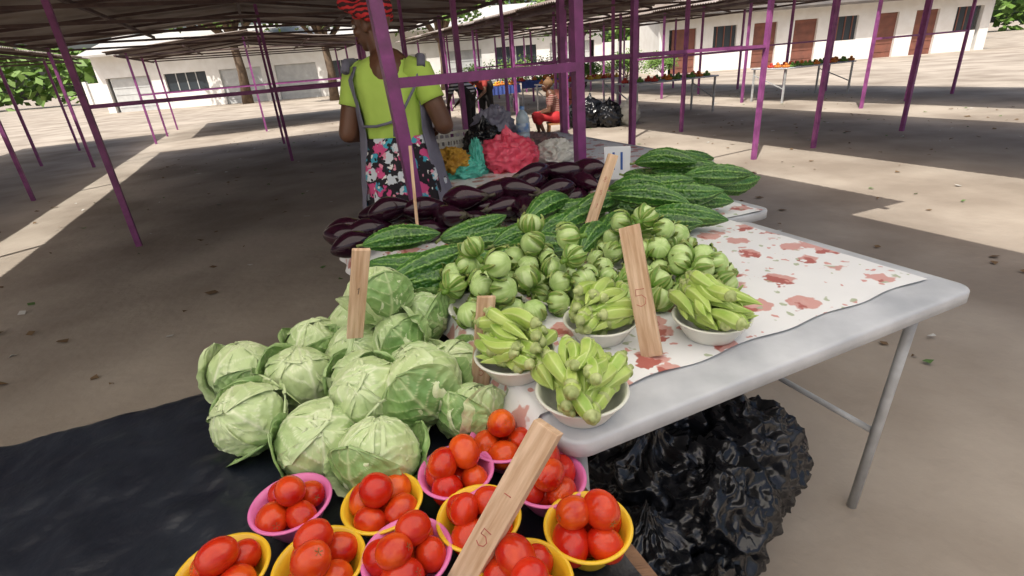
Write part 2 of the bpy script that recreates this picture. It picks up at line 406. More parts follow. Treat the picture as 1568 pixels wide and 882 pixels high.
for i,(x,y,b) in enumerate([(-.255,.685,BY),(-.13,.745,BP),(-.04,.825,BP),(.035,.71,BP),(-.085,.635,BY),(.09,.60,BY),(-.195,.575,BP),(-.015,.515,BY),(-.33,.57,BY),(-.42,.70,BP),(-.48,.57,BY),(-.30,.45,BP)]):
    tomato_bowl(x,y,b,i+11)

def gourd_mesh(seed,L=.27,R=.047):
    rd=random.Random(seed); mb=MB(); bend=rd.uniform(-.03,.03); ph=rd.random()*6; nr=9
    def fn(u,t):
        a=2*math.pi*u
        pr=(math.sin(math.pi*min(1,max(0,t))**.92)+1e-4)**.66
        if t>.85: pr*=1-(t-.85)*1.6
        c=math.cos(nr*a+ph+.9*math.sin(t*5+seed)); ridge=max(0,c)**1.5
        wart=N3((math.cos(a)*5+seed,math.sin(a)*5,t*30)); w2=N3((math.cos(a)*11+seed,math.sin(a)*11,t*55))
        rr=R*pr*(1+.10*ridge+.09*wart+.05*w2)
        k=max(0,min(1,.6*ridge**2*(.6+1.2*max(0,wart))+1.2*max(0,w2-.05)*(.4+ridge)+.35*max(0,wart)))*.85
        return (rr*math.cos(a),rr*math.sin(a)+bend*math.sin(math.pi*t),(t-.5)*L,k)
    v,f,k=grid(fn,108,110,True); mb.add(v,f,0,k)
    v,f=tubev([(0,0,-L*.49),(0,.004,-L*.53),(.003,.006,-L*.57)],[.006,.005,.006],8); mb.add(v,f,1)
    return mb.mesh('bitter_gourd',[m_gourd,m_gcap])
GO=[gourd_mesh(i,*q) for i,q in enumerate([(.28,.043),(.26,.040),(.31,.042),(.25,.044)])]
def lay(name,me,x,y,z,yaw,pitch=0,roll=0,s=1,parent=None):
    Mx=Matrix.Translation((x,y,z))@Matrix.Rotation(math.radians(yaw),4,'Z')@Matrix.Rotation(math.radians(90-pitch),4,'Y')@Matrix.Rotation(roll,4,'Z')@Matrix.Scale(s,4)
    return obj(name,me,parent=parent,M=Mx)
G=[(-.36,1.70,.885,15,0),(-.35,1.66,.825,8,0),(-.23,1.47,.865,35,4),(-.21,1.50,.825,28,0),(-.12,1.84,.865,30,6),(-.05,1.80,.835,25,0),
 (.17,1.97,.87,50,0),(.21,1.85,.84,40,0),(.28,2.04,.86,20,0),(.36,1.97,.87,35,0),(.54,1.90,.90,-22,-5),(.66,2.12,.91,-10,0),(.80,2.45,.93,-12,0),
 (.29,1.66,.84,60,0),(.41,1.86,.835,60,0),(-.17,1.62,.825,20,0),(-.24,1.42,.82,12,0),(.06,1.78,.83,30,0),(-.02,1.64,.825,15,0),(.12,1.66,.83,-20,0),
 (.62,2.02,.83,-15,0),(.52,2.05,.83,-30,0),(.75,2.25,.85,-10,0),(.8,2.05,.83,-15,0),(.92,2.2,.9,-12,0),(.95,2.4,.83,-8,0),(.66,1.85,.83,-25,0),(.45,1.68,.83,10,0),(1.05,2.3,.84,20,0),(.66,2.35,.84,-15,0),(.28,1.9,.83,40,0),
 (.58,1.80,.84,-25,0),(.70,1.98,.90,-18,0),(.56,2.12,.89,-15,0),(.82,2.3,.91,-15,0),(.70,2.5,.86,-10,0),(.9,2.55,.90,0,0),(.72,2.3,.95,-20,0)]
for i,(x,y,z,a,pt) in enumerate(G): lay('bitter_gourd',GO[i%4],x,y,z,a,pt,i*1.3,.95+.1*((i*7)%5)/5)

def eggplant_mesh(seed,L=.20,R=.040):
    rd=random.Random(seed); mb=MB(); bend=rd.uniform(-.015,.015)
    def pr_(t): return (math.sin(math.pi*min(1,max(0,t*.985+.012))))**.5*(.60+.40*math.sin(math.pi*min(1,(t*.78)))**1.3)
    def fn(u,t):
        a=2*math.pi*u; pr=pr_(t) if 0<t<1 else .02
        return (R*pr*math.cos(a),R*pr*math.sin(a)+bend*math.sin(math.pi*t),(t-.5)*L)
    v,f,k=grid(fn,40,56,True); mb.add(v,f)
    def cf(u,t):
        a=2*math.pi*u; reach=.05+.07*abs(math.cos(2.5*a))**2; tt=.004+t*reach
        rr=R*pr_(tt)+.0012*(1-t*.6)+.0006
        return (rr*math.cos(a),rr*math.sin(a)+bend*math.sin(math.pi*tt),(tt-.5)*L-.0006)
    v,f,k=grid(cf,60,10,True); mb.add(v,f,1)
    v,f=tubev([(0,0,-L*.48),(.002,0,-L*.56),(.006,.002,-L*.66)],[.009,.006,.008],10); mb.add(v,f,1)
    return mb.mesh('eggplant',[m_egg,m_eggcap])
EG=[eggplant_mesh(i,*q) for i,q in enumerate([(.19,.046),(.18,.049),(.22,.044),(.19,.051)])]
E=[(-.22,1.99,.875,170),(-.33,2.12,.86,200),(-.49,2.05,.875,190),(-.53,1.95,.855,185),(-.40,2.16,.855,170),(-.18,2.17,.89,150),(-.08,2.2,.895,30),
 (.04,2.2,.915,190),(.13,2.17,.925,200),(.21,2.10,.915,15),(.31,2.36,.93,-10),(.36,2.33,.89,-20),(0,2.06,.875,35),(.07,2.04,.875,120),(-.10,2.1,.86,140),(.22,2.40,.93,5),
 (-.3,1.95,.83,180),(-.12,1.99,.83,160),(-.42,1.93,.83,175),(.12,2.3,.87,10),(.22,2.26,.87,20),(.3,2.18,.86,10),(.02,2.3,.85,0),(-.1,2.28,.85,20),(.1,2.12,.83,10),(-.24,2.08,.84,190),(.33,2.24,.9,-25),
 (-.62,1.93,.85,160),(-.64,2.03,.84,190),(-.56,1.82,.84,185),(.16,2.42,.85,30),(.4,2.47,.86,0),(-.32,2.03,.90,185),(-.05,2.12,.93,25),(.13,2.28,.95,5),(-.16,2.07,.92,165),(.27,2.3,.955,10),(-.45,2.0,.91,175),(.05,2.12,.93,160),(.37,2.30,.955,-15)]
for i,(x,y,z,a) in enumerate(E): lay('eggplant',EG[i%4],x,y,z,a+((i*37)%60-30),((i*13)%15-7),i,1.0)

def gilo_mesh(seed):
    rd=random.Random(seed); mb=MB(); R=.031; fl=rd.uniform(.82,.95)
    def fn(u,t):
        a=2*math.pi*u; th=math.pi*t; lob=1+.03*math.cos(6*a+seed)*math.sin(th)
        z=-math.cos(th)*fl
        if t>.85: z-=.1*((t-.85)/.15)
        k=max(0,.4+1.0*N3((math.cos(a)*6,math.sin(a)*6,seed)))*.8*(math.sin(th)**.5 if 0<t<1 else 1)
        return (R*lob*math.sin(th)*math.cos(a),R*lob*math.sin(th)*math.sin(a),R*z,min(1,k))
    v,f,k=grid(fn,40,24,True); mb.add(v,f,0,k)
    nl=7
    for q in range(nl):
        a0=q*2*math.pi/nl+rd.uniform(-.25,.25); reach=rd.uniform(1.6,2.6); wd_=rd.uniform(.34,.52); fl2=rd.uniform(.04,.36)
        tw=rd.uniform(-.45,.45)
        def lf(s,t):
            s2=s*2-1; th=.06+reach*t; wid=wd_*((math.sin(math.pi*(.25+.75*t)))**.8 if t<1 else .01)
            a=a0+tw*t+s2*wid/max(.45,math.sin(min(th,2.6)))*.75
            rr=R*(1.04+.05*t+fl2*t**3+.07*math.cos(s2*3.1)+.08*N3((s2*2+q,t*4,seed)))
            k=max(0,1-abs(s2)*6)*.6+.6*(abs(s2)>.85)+.5*max(0,t-.75)*4
            return (rr*math.sin(th)*math.cos(a),rr*math.sin(th)*math.sin(a),-rr*fl*math.cos(th),min(1,k))
        v,f,k=grid(lf,8,14); mb.add(v,f,1,k)
    v,f=tubev([(0,0,-R*.9),(.001,0,-R*1.2),(.003,.002,-R*1.5)],[.007,.006,.007],8); mb.add(v,f,1)
    return mb.mesh('garden_egg',[m_gilo,m_husk])
GI=[gilo_mesh(i) for i in range(6)]
I_=[(.07,1.48,.97),(.07,1.45,.92),(.01,1.54,.85),(.11,1.53,.85),(.16,1.33,.97),(.17,1.29,.93),(.12,1.34,.88),(.16,1.36,.84),(.22,1.37,.84),(-.03,1.22,.95),(-.10,1.37,.95),(-.12,1.37,.90),(-.16,1.32,.86),(-.08,1.25,.88),(-.02,1.22,.88),(.04,1.29,.88),(.36,1.58,.92),(.42,1.52,.95),(.47,1.48,.92),(.44,1.43,.88),(.38,1.53,.87),(.32,1.51,.85),(.40,1.28,.84)]
root1=empty('pile_of_garden_eggs'); rd=random.Random(5); used=[]
def addg(x,y,z,s=1.):
    for q in used:
        if (Vector(q)-Vector((x,y,z))).length<.052: return
    used.append((x,y,z))
    ax=Vector((rd.uniform(-.9,.9),rd.uniform(-1.1,.5),rd.uniform(-.1,1))).normalized()
    Mx=Matrix.Translation((x,y,z))@ax.to_track_quat('Z','Y').to_matrix().to_4x4()@Matrix.Rotation(rd.random()*6,4,'Z')@Matrix.Scale(s*rd.uniform(.98,1.18),4)
    obj('garden_egg_%d'%len(used),GI[rd.randrange(6)],parent=root1,M=Mx)
for q in I_: addg(*q)
for (cx,cy,top) in [(.07,1.47,.92),(.165,1.32,.92),(-.03,1.23,.90),(-.11,1.36,.88),(.43,1.49,.9),(.36,1.55,.88),(.50,1.60,.93),(.40,1.30,.84),(.52,1.34,.86)]:
    for zl,rr,n in ((.865,.055,5),(.817,.085,7),(.817,.03,3)):
        if zl<top+.01:
            for i in range(n):
                a=i*2*math.pi/n+cx*9; addg(cx+rr*math.cos(a),cy+rr*math.sin(a),zl+rd.uniform(-.004,.004))
for (x,y) in [(.28,1.38),(.28,1.45),(.24,1.28),(.30,1.30)]: addg(x,y,.825,.9)
PLT=bowl_mesh(.105,.022,.08,m_bwhite,'plate')
for (x,y) in [(-.07,1.285),(.165,1.335),(.05,1.5),(.42,1.5),(.46,1.30)]: obj('serving_plate',PLT,(x,y,T2+.007))

def okra_mesh(seed,L=.105,R=.0125):
    rd=random.Random(seed); mb=MB(); bend=rd.uniform(.003,.014)
    def fn(u,t):
        a=2*math.pi*u
        pr=min(1,.72+t*2.2)*(1-t**2.4)**.9 if t<1 else .01
        c=math.cos(5*a); 
        rr=R*max(.03,pr)*(1+.12*max(0,c)**2-.02)
        return (rr*math.cos(a),rr*math.sin(a)+bend*math.sin(math.pi*t),(t-.5)*L,.65*max(0,c)**6+.25*(t>.93))
    v,f,k=grid(fn,40,26,True); mb.add(v,f,0,k)
    z=-L*.5; q=R/.0125
    v,f=lathe([(.0001,z-.014),(.0045*q,z-.014),(.0045*q,z-.008),(.0080*q,z-.005),(.0105*q,z-.002),(.0112*q,z+.002),(.0085*q,z+.0035)],20); mb.add(v,f,1)
    return mb.mesh('okra',[m_okra,m_okcap])
OK=[okra_mesh(i,*q) for i,q in enumerate([(.100,.0150),(.088,.0145),(.112,.0148),(.075,.0145),(.095,.0158)])]
def okra_bowl(x,y,z,seed,ang,spread,flip=.15):
    rd=random.Random(seed); root=empty('bowl_of_okra',(x,y,z)); obj('bowl',BW,parent=root)
    i=0
    for layer,(rmax,z0,cnt,ch) in enumerate(((.028,.032,7,(3,)),(.060,.060,16,(0,1,3,4)),(.066,.074,12,(0,1,3,4)),(.052,.094,11,(0,1,2,4)),(.034,.112,7,(0,2,4)),(.012,.128,3,(0,2,4)))):
        for q in range(cnt):
            a=q*2*math.pi/cnt+rd.uniform(-.2,.2)+layer; rr=rmax*math.sqrt((q%3+1.2)/3.2)
            px,py=rr*math.cos(a),rr*math.sin(a)
            side=math.sin(a-math.radians(ang))*rr/.06
            yaw=ang+side*28+rd.uniform(-spread,spread)+(180 if rd.random()<flip else 0)
            pt=rd.uniform(-4,4) if layer<2 else rd.uniform(-16,8)
            lay('okra_%d'%i,OK[rd.choice(ch)],px,py,z0+rd.uniform(-.003,.006),yaw,pt,rd.random()*6,rd.uniform(.85,1.08),root); i+=1
okra_bowl(.118,.828,T2+.003,3,82,22,.45)
okra_bowl(-.005,.975,T2+.008,4,115,34,.35)
okra_bowl(.205,1.10,T2+.008,9,55,24,.3)
okra_bowl(.46,1.07,T2+.008,12,-60,30)

def cabbage_mesh(seed,R=.078):
    rd=random.Random(seed); mb=MB()
    def core(u,t):
        a=2*math.pi*u; th=math.pi*t; rr=R*.95*(1+.03*N3((math.cos(a)*2,math.sin(a)*2,t*3+seed)))
        return (rr*math.sin(th)*math.cos(a),rr*math.sin(th)*math.sin(a),-rr*.9*math.cos(th),.2)
    v,f,k=grid(core,36,24,True); mb.add(v,f,0,k)
    nleaf=9
    for i in range(nleaf):
        inner=i<6
        phi=i*2.4+rd.uniform(-.3,.3)+seed
        thm=(rd.uniform(2.5,3.35) if inner else rd.uniform(1.6,2.3))
        bm=rd.uniform(1.05,1.35) if inner else rd.uniform(.8,1.1)
        off=.97+.016*i; fl=rd.uniform(.03,.10) if inner else rd.uniform(.10,.34); sd_=rd.random()*9; nvn=rd.choice((5,6,7))
        def lf(s,t):
            s2=s*2-1
            tt=t*(1+.05*N3((s2*5,sd_,1)))
            lam=.12+thm*tt; shp=(.35+.65*math.sin(math.pi*min(1,.12+.62*t)))*(math.sqrt(max(0,1-max(0,(t-.72)/.28)**2.4))+.03)
            be=s2*bm*shp*(1+.05*N3((t*7,sd_,s2)))
            x=math.sin(be); yy=math.cos(be)*math.sin(lam); z=-math.cos(be)*math.cos(lam)
            e=max(abs(s2)**4,max(0,(t-.55)/.45)**2.5)
            ruff=.09*N3((s2*3+sd_,t*4,seed))+.045*N3((s2*7+sd_,t*8,seed))+.06*e*N3((s2*9,t*10,sd_))
            mid=max(0,1-abs(s2)*(8+13*t)); 
            ph=(t*nvn-abs(s2)*1.9)+.3*N3((s2*3,t*3,sd_))
            fr=abs((ph%1)-.5)*2; side=max(0,(fr-.84)/.16)*(1-.5*abs(s2))
            vein=max(mid*(1-.4*t),side*.9)
            rr=R*(off+fl*e+ruff*.7+.034*mid*(1-t)+.020*side-.018*(1-fr)) 
            c,sn=math.cos(phi),math.sin(phi)
            x*=rr; yy*=rr; z*=rr*.92
            kk=min(1,vein*.9+.35*(1-t)**2+.3*e)
            return (c*x-sn*yy,sn*x+c*yy,z,kk)
        v,f,k=grid(lf,56,44); mb.add(v,f,0 if inner or i%3==0 else 1,k)
    v,f=tubev([(0,0,-R*.8),(0,0,-R*1.06)],[.016,.014],12); mb.add(v,f,0)
    return mb.mesh('cabbage',[m_cab,m_cab2])
CB=[cabbage_mesh(i) for i in range(6)]
C=[(-.35,1.235,.885,.98,(-.5,-.3)),(-.30,1.18,.785,.85,(-.6,.4)),(-.255,1.29,.78,.9,(.2,.9)),(-.44,1.32,.77,.95,(0,0)),(-.215,.965,.775,1.1,(-.7,.35)),(-.335,.965,.77,1.0,(-.4,.2)),
 (-.285,.80,.735,.98,(-.2,-.4)),(-.11,.915,.735,.80,(-.4,.6)),(-.42,1.2,.74,1.0,(-.4,0)),(-.16,1.10,.735,.85,(.3,.3)),(-.42,.86,.735,1.,(.3,.3)),(-.54,1.1,.74,1,(.2,-.3)),
 (-.25,1.10,.735,.95,(.2,.3)),(-.38,1.08,.735,.9,(.2,.3)),(-.55,1.27,.74,.95,(.1,.3)),(-.36,1.33,.74,.9,(.1,.3)),(-.6,.95,.74,.98,(.5,.3)),(-.7,1.15,.74,1.,(0,.4))]
for i,(x,y,z,s,(rx,ry)) in enumerate(C):
    obj('cabbage',CB[i%6],(x,y,z),(rx,ry,i*1.9),(s,s,s*.97))

# ------------------------------------------------------------- price slats
def glyph(ch):
    if ch=='5': return [[(.4,1),(-.35,1),(-.4,.45),(.1,.5),(.42,.15),(.3,-.3),(-.1,-.5),(-.45,-.3)]]
    if ch=='1': return [[(-.2,.6),(.1,1),(.0,0),(-.05,-.6)]]
    if ch=='8': return [[(0,.25),(-.35,.6),(0,1),(.35,.6),(0,.25),(-.4,-.2),(0,-.6),(.4,-.2),(0,.25)]]
    return [[(-.4,.2),(.4,.3)]]
def slat(base,top,wd_,th,marks,twist=0,ink=m_red):
    base=Vector(base);top=Vector(top);z=(top-base).normalized();L=(top-base).length
    y=((base+top)/2-CAM); y=(y-z*y.dot(z)).normalized(); y=Matrix.Rotation(math.radians(twist),3,z)@y
    x=y.cross(z); Mx=Matrix((x,y,z)).transposed().to_4x4(); Mx.translation=base
    root=empty('wooden_price_slat'); root.matrix_world=Mx
    mb=MB(); v,f=boxv(0,0,L/2,wd_,th,L); v=[(a+ .0012*math.sin(c*40)*(1 if a>0 else -1),b,c+.003*(a>0)) for a,b,c in v]; mb.add(v,f)
    o=obj('slat',mb.mesh('slat',[m_wood],False),parent=root); bv=o.modifiers.new('b','BEVEL'); bv.width=.0012; bv.segments=2
    mb=MB()
    for ch,zz,sz in marks:
        for st in glyph(ch):
            pts=[(a*sz,-th/2-.0003,zz+b*sz) for a,b in st]
            v,f=tubev(pts,.0007,6); mb.add(v,f)
    if marks: obj('writing',mb.mesh('w',[ink]),parent=root)
slat((.305,1.83,.84),(.405,1.91,1.072),.040,.014,[('8',.17,.013),('5',.12,.010),('1',.07,.012)],8)
slat((.302,.995,.785),(.27,1.10,1.06),.047,.016,[('5',.13,.026)],-14)
slat((-.098,.985,.70),(-.058,1.04,.945),.042,.015,[('8',.21,.010),('5',.08,.012)],6,m_red)
slat((-.125,.535,.685),(.035,.585,.945),.042,.020,[('-',.19,.014),('5',.11,.018)],-16)
slat((-.37,1.06,.86),(-.315,1.06,1.07),.036,.014,[('1',.12,.01)],6,m_blackink)
root=empty('thin_stick'); mb=MB(); v,f=boxv(0,0,.155,.011,.009,.35); mb.add(v,f)
o=obj('stick',mb.mesh('stick',[m_wood],False),parent=root); root.location=(-.333,1.86,.84); root.rotation_euler=(-.3,.04,.1)

root=empty('plastic_price_sign',(.60,2.72,.79),(math.radians(-12),math.radians(4),math.radians(8)))
mb=MB(); v,f=boxv(0,0,.09,.135,.006,.17); v=[(a*(1+.1*(c>.1)),b,c) for a,b,c in v]; mb.add(v,f); v,f=boxv(.0,.035,.07,.11,.004,.12); mb.add(v,f); v,f=boxv(0,.017,.006,.12,.034,.006); mb.add(v,f)
o=obj('panel',mb.mesh('p',[mk('white_sign_plastic',(.7,.72,.75),rough=.35)],False),parent=root); bv=o.modifiers.new('b','BEVEL'); bv.width=.0025; bv.segments=3
mb=MB()
for xx in (-.022,.022):
    v,f=boxv(xx,-.0045,.10,.012,.002,.09); mb.add(v,f)
obj('writing',mb.mesh('w',[m_blue],False),parent=root)

# ------------------------------------------------------------- bags
def bag(name,c,rad,mat,seed,knot=True,crease=.16,sub=(110,70),parent=None,rot=0):
    mb=MB()
    def fn(u,t):
        a=2*math.pi*u; th=math.pi*t; d=Vector((math.sin(th)*math.cos(a),math.sin(th)*math.sin(a),-math.cos(th)))
        n=0; fq=2.2; am=1
        for o_ in range(4):
            n+=am*(1-2*abs(noise.noise(d*fq+Vector((seed,seed*2,o_))))) ; fq*=1.9; am*=.45
        rr=.86+crease*(n-.9)
        z=d.z*rr
        if z<-.75: z=-.75+.1*(z+.75)
        s=1
        if knot and t>.8:
            q=(t-.8)/.2; s=1-.72*q**.6+.1*math.sin(a*9)*q; z+= .35*q*q
        return (c[0]+rad[0]*d.x*rr*s*math.cos(rot)-rad[1]*d.y*rr*s*math.sin(rot),c[1]+rad[1]*d.y*rr*s*math.cos(rot)+rad[0]*d.x*rr*s*math.sin(rot),c[2]+rad[2]*z)
    v,f,k=grid(fn,sub[0],sub[1],True); mb.add(v,f)
    return obj(name,mb.mesh(name,[mat]),parent=parent)
m_pinkbag=mk('pink_plastic_bag',(.88,.12,.20),(.66,.05,.10),scale=9,rough=.32,bump=.4,bscale=30)
m_teal=mk('teal_plastic_bag',(.08,.50,.38),(.14,.6,.5),scale=6,rough=.35,bump=.3,bscale=30)
m_yelstuff=mk('yellow_produce',(.62,.36,.04),(.42,.22,.03),scale=25,rough=.7,bump=.5)
m_clear=mk('clear_plastic_bag',(.68,.68,.64),(.48,.48,.44),scale=10,rough=.25,bump=.4,bscale=30)
m_grey=mk('grey_plastic_bag',(.14,.14,.20),(.24,.24,.32),scale=10,rough=.35,bump=.4,bscale=30)
bag('pink_plastic_bag',(.04,3.28,.865),(.20,.16,.15),m_pinkbag,2,True,.22)
bag('pink_plastic_bag',(.12,3.42,.84),(.14,.13,.11),m_pinkbag,5,False,.2)
root=empty('teal_plastic_bag'); bag('bag',(-.24,3.2,.82),(.16,.14,.10),m_teal,7,False,.25,parent=root); bag('yellow_peels',(-.30,3.15,.88),(.12,.11,.09),m_yelstuff,9,False,.3,parent=root)
bag('bag_mouth',(-.15,3.22,.87),(.05,.08,.13),m_teal,12,False,.3,parent=root)
bag('black_plastic_bag',(-.10,3.55,.90),(.16,.15,.16),m_black,4,True,.22)
bag('grey_plastic_bag',(-.04,3.75,.95),(.17,.14,.20),m_grey,3,False,.22)
bag('clear_plastic_bag',(.36,3.45,.83),(.15,.12,.10),m_clear,6,False,.25)
bag('dark_cloth_bundle',(.26,3.7,.85),(.2,.14,.10),mk('dark_bundle',(.08,.07,.08),(.2,.1,.1),scale=20,rough=.8),16,False,.25)
for i,(x,y,z,rr) in enumerate([(.36,1.20,.20,.22),(.52,1.10,.18,.22),(.30,.98,.14,.18),(.68,1.28,.2,.22),(.42,.82,.11,.17),(.5,1.45,.24,.24),(.28,1.4,.24,.22)]):
    bag('black_garbage_bag',(x,y,z),(rr,rr*.9,rr*1.05),m_black,20+i,i%2==0,.15,(150,90),rot=i)
for i,(x,y,rr) in enumerate([(1.9,11.2,.35),(2.25,11.0,.3),(1.6,11.4,.28)]): bag('black_garbage_bag',(x,y,rr*.7),(rr,rr,rr),m_black,40+i,True,.22,(60,40))
bag('white_sack',(2.65,11,.22),(.25,.2,.3),mk('white_sack',(.6,.6,.55),(.4,.4,.36),scale=8,rough=.8),50,True,.15,(60,40))

root=empty('water_bottle',(.16,3.62,.92)); mb=MB()
prof=[(.0001,0),(.04,0),(.045,.006),(.045,.03),(.042,.035),(.045,.04),(.045,.075),(.042,.08),(.045,.085),(.044,.13),(.03,.165),(.016,.18),(.016,.19),(.0001,.19)]
v,f=lathe(prof,28); mb.add(v,f)
obj('body',mb.mesh('b',[mk('clear_blue_plastic',(.6,.76,.88),rough=.1,trans=.4)]),parent=root)
mb=MB(); v,f=lathe([(.046,.045),(.0468,.047),(.0468,.1),(.046,.102)],28); mb.add(v,f); v,f=lathe([(.0001,.207),(.017,.206),(.0175,.19),(.0175,.185)],20); mb.add(v,f)
obj('label_and_cap',mb.mesh('l',[mk('blue_label',(.04,.18,.5),(.5,.6,.7),scale=30,rough=.4)]),parent=root)
mb=MB(); v,f=boxv(.16,3.62,.85,.13,.13,.13); mb.add(v,f); 
o=obj('cardboard_box',mb.mesh('cb',[mk('cardboard',(.35,.24,.14),rough=.8)],False)); o.modifiers.new('b','BEVEL').width=.004

root=empty('white_plastic_crate',(-.30,3.72,T2+.006),(0,0,YAW)); mb=MB()
cw,cd,ch=.40,.30,.18
for sgn in (-1,1):
    for i in range(11):
        v,f=boxv(-cw/2+cw*i/10,sgn*cd/2,ch/2,.010,.008,ch); mb.add(v,f)
    for i in range(8):
        v,f=boxv(sgn*cw/2,-cd/2+cd*i/7,ch/2,.008,.010,ch); mb.add(v,f)
    for zz in (.012,.07,.13,ch):
        v,f=boxv(0,sgn*(cd/2+.003),zz,cw+.02,.008,.016); mb.add(v,f)
        v,f=boxv(sgn*(cw/2+.003),0,zz,.008,cd-.01,.016); mb.add(v,f)
v,f=boxv(0,0,.006,cw,cd,.008); mb.add(v,f)
obj('crate_body',mb.mesh('cr',[mk('white_crate',(.7,.7,.66),(.5,.48,.42),scale=8,rough=.5)],False),parent=root)

# ------------------------------------------------------------- people
m_skin=mk('brown_skin',(.15,.068,.038),(.11,.048,.026),scale=6,rough=.45)
m_eye=mk('eye_white',(.7,.68,.62),rough=.2); m_iris=mk('iris_dark',(.02,.012,.008),rough=.15); m_lip=mk('lips',(.14,.04,.035),rough=.4)
m_hair=mk('black_hair',(.012,.010,.009),rough=.8,bump=.8,bscale=60)
def head(mb,extras,c,f,up,s=1.):
    f=Vector(f).normalized(); up=Vector(up).normalized(); x=f.cross(up).normalized(); up=x.cross(f)
    R=Matrix((x,f,up)).transposed(); c=Vector(c)
    P=lambda a,b,d:c+R@(Vector((a,b,d))*s)
    ellipsoid(mb,P(0,-.012,.03),(.074*s,.094*s,.088*s),0,R)
    ellipsoid(mb,P(0,.022,-.035),(.058*s,.066*s,.075*s),0,R)
    capsule(mb,P(0,.055,-.088),P(0,.062,-.088),.022*s,.02*s)
    capsule(mb,P(0,.085,.015),P(0,.100,-.022),.009*s,.014*s)
    capsule(mb,P(-.012,.09,-.028),P(.012,.09,-.028),.009*s,.009*s)
    capsule(mb,P(-.03,.078,.028),P(.03,.078,.028),.013*s,.013*s)
    capsule(mb,P(-.016,.084,-.058),P(.016,.084,-.058),.010*s,.010*s)
    for sg in (-1,1):
        ellipsoid(mb,P(sg*.044,.058,-.022),(.024*s,.022*s,.022*s),0,R)
        ellipsoid(mb,P(sg*.074,-.008,-.008),(.010*s,.02*s,.032*s),0,R)
        ellipsoid(extras[0],P(sg*.031,.079,.008),(.013*s,.010*s,.008*s),0,R,12,8)
        ellipsoid(extras[0],P(sg*.031,.087,.008),(.006*s,.004*s,.006*s),1,R,10,6)
        capsule(extras[0],P(sg*.045,.082,.030),P(sg*.018,.090,.032),.003*s,.003*s,3)
    capsule(extras[0],P(-.022,.090,-.052),P(.022,.090,-.052),.005*s,.005*s,2)
    capsule(extras[0],P(-.019,.090,-.063),P(.019,.090,-.063),.006*s,.006*s,2)
    return P,R
def hand(mb,wr,d,n,s=1.,side=1,curl=.5):
    wr=Vector(wr); d=Vector(d).normalized(); n=Vector(n); n=(n-d*n.dot(d)).normalized(); x=d.cross(n)*side
    for i,o_ in enumerate((-.027,-.009,.009,.026)):
        capsule(mb,wr+d*.01*s+x*o_*.5*s,wr+d*.078*s+x*o_*s,.014*s,.0115*s)
        L=(.062,.075,.070,.054)[i]*s; q=wr+d*.084*s+x*o_*s; dd=d.copy(); r_=.0095*s
        for j,fr in enumerate((.45,.3,.25)):
            dd=(dd+n*curl*(.5+.4*j)).normalized(); q2=q+dd*L*fr; capsule(mb,q,q2,r_,r_*.9,n=10); q=q2; r_*=.92
    q=wr+d*.022*s-x*.026*s; dd=(d*.7-x*.8+n*.35).normalized(); r_=.013*s
    for fr in (.035,.032,.026): q2=q+dd*fr*s; capsule(mb,q,q2,r_,r_*.88,n=10); q=q2; r_*=.88; dd=(dd+d*.35+n*.25).normalized()
def skin_extras(root,ex):
    obj('face_features',ex.mesh('ff',[m_eye,m_iris,m_lip,m_hair]),parent=root)
root=empty('standing_woman'); sk_=MB(); ex=MB()
P,R=head(sk_,[ex],(-.60,2.95,1.625),(-.92,.38,-.12),(0,0,1),1.04)
capsule(sk_,(-.555,2.91,1.43),(-.585,2.93,1.57),.058,.052)
capsule(sk_,(-.54,2.9,1.40),(-.54,2.9,1.05),.12,.11)
ARM=[((-.375,2.86,1.375),(-.285,2.83,1.13),(-.33,3.06,1.09)),((-.725,2.93,1.375),(-.80,2.88,1.12),(-.70,3.10,1.07))]
for i,(a,b,c_) in enumerate(ARM):
    capsule(sk_,a,b,.060,.050); capsule(sk_,b,c_,.050,.029)
    d=(Vector(c_)-Vector(b)).normalized(); hand(sk_,Vector(c_)+d*.01,d+Vector((-.3 if i==0 else .3,0,0)),(0,0,-1),1.,1 if i else -1)
for sx in (-.63,-.46):
    capsule(sk_,(sx,2.9,.85),(sx,2.92,.47),.085,.058); capsule(sk_,(sx,2.92,.47),(sx,2.88,.09),.055,.035)
    capsule(sk_,(sx,2.87,.05),(sx+.0,3.04,.035),.04,.034)
o=obj('body',sk_.mesh('body',[m_skin]),parent=root); remesh(o,.0075,3); skin_extras(root,ex)
m_lime=mk('lime_green_cotton',(.50,.72,.14),(.44,.66,.11),scale=5,rough=.85,bump=.5,bscale=7)
def loft(rings,n=72,fold=0,seed=0,a0=0,a1=2*math.pi,closed=True):
    def fn(u,t):
        q=t*(len(rings)-1); i=min(int(q),len(rings)-2); fr=q-i
        A,B=rings[i],rings[i+1]; c=[A[j]+(B[j]-A[j])*fr for j in range(5)]
        a=a0+(a1-a0)*u
        w=1+fold*(N3((math.cos(a)*2.2,math.sin(a)*2.2,c[2]*3+seed))+.8*N3((math.cos(a)*5,math.sin(a)*5,c[2]*7+seed))+.4*N3((math.cos(a)*9,math.sin(a)*9,c[2]*16+seed)))
        return (c[0]+c[3]*w*math.cos(a),c[1]+c[4]*w*math.sin(a),c[2])
    return grid(fn,n,80,closed)
sh=MB()
v,f,k=loft([(-.545,2.90,1.02,.175,.125),(-.545,2.90,1.08,.165,.12),(-.545,2.9,1.18,.165,.122),(-.55,2.905,1.28,.18,.128),(-.55,2.905,1.36,.195,.125),(-.55,2.905,1.42,.19,.105),(-.555,2.905,1.455,.14,.088),(-.56,2.91,1.475,.085,.075),(-.562,2.912,1.482,.068,.068)],fold=.07)
sh.add(v,f)
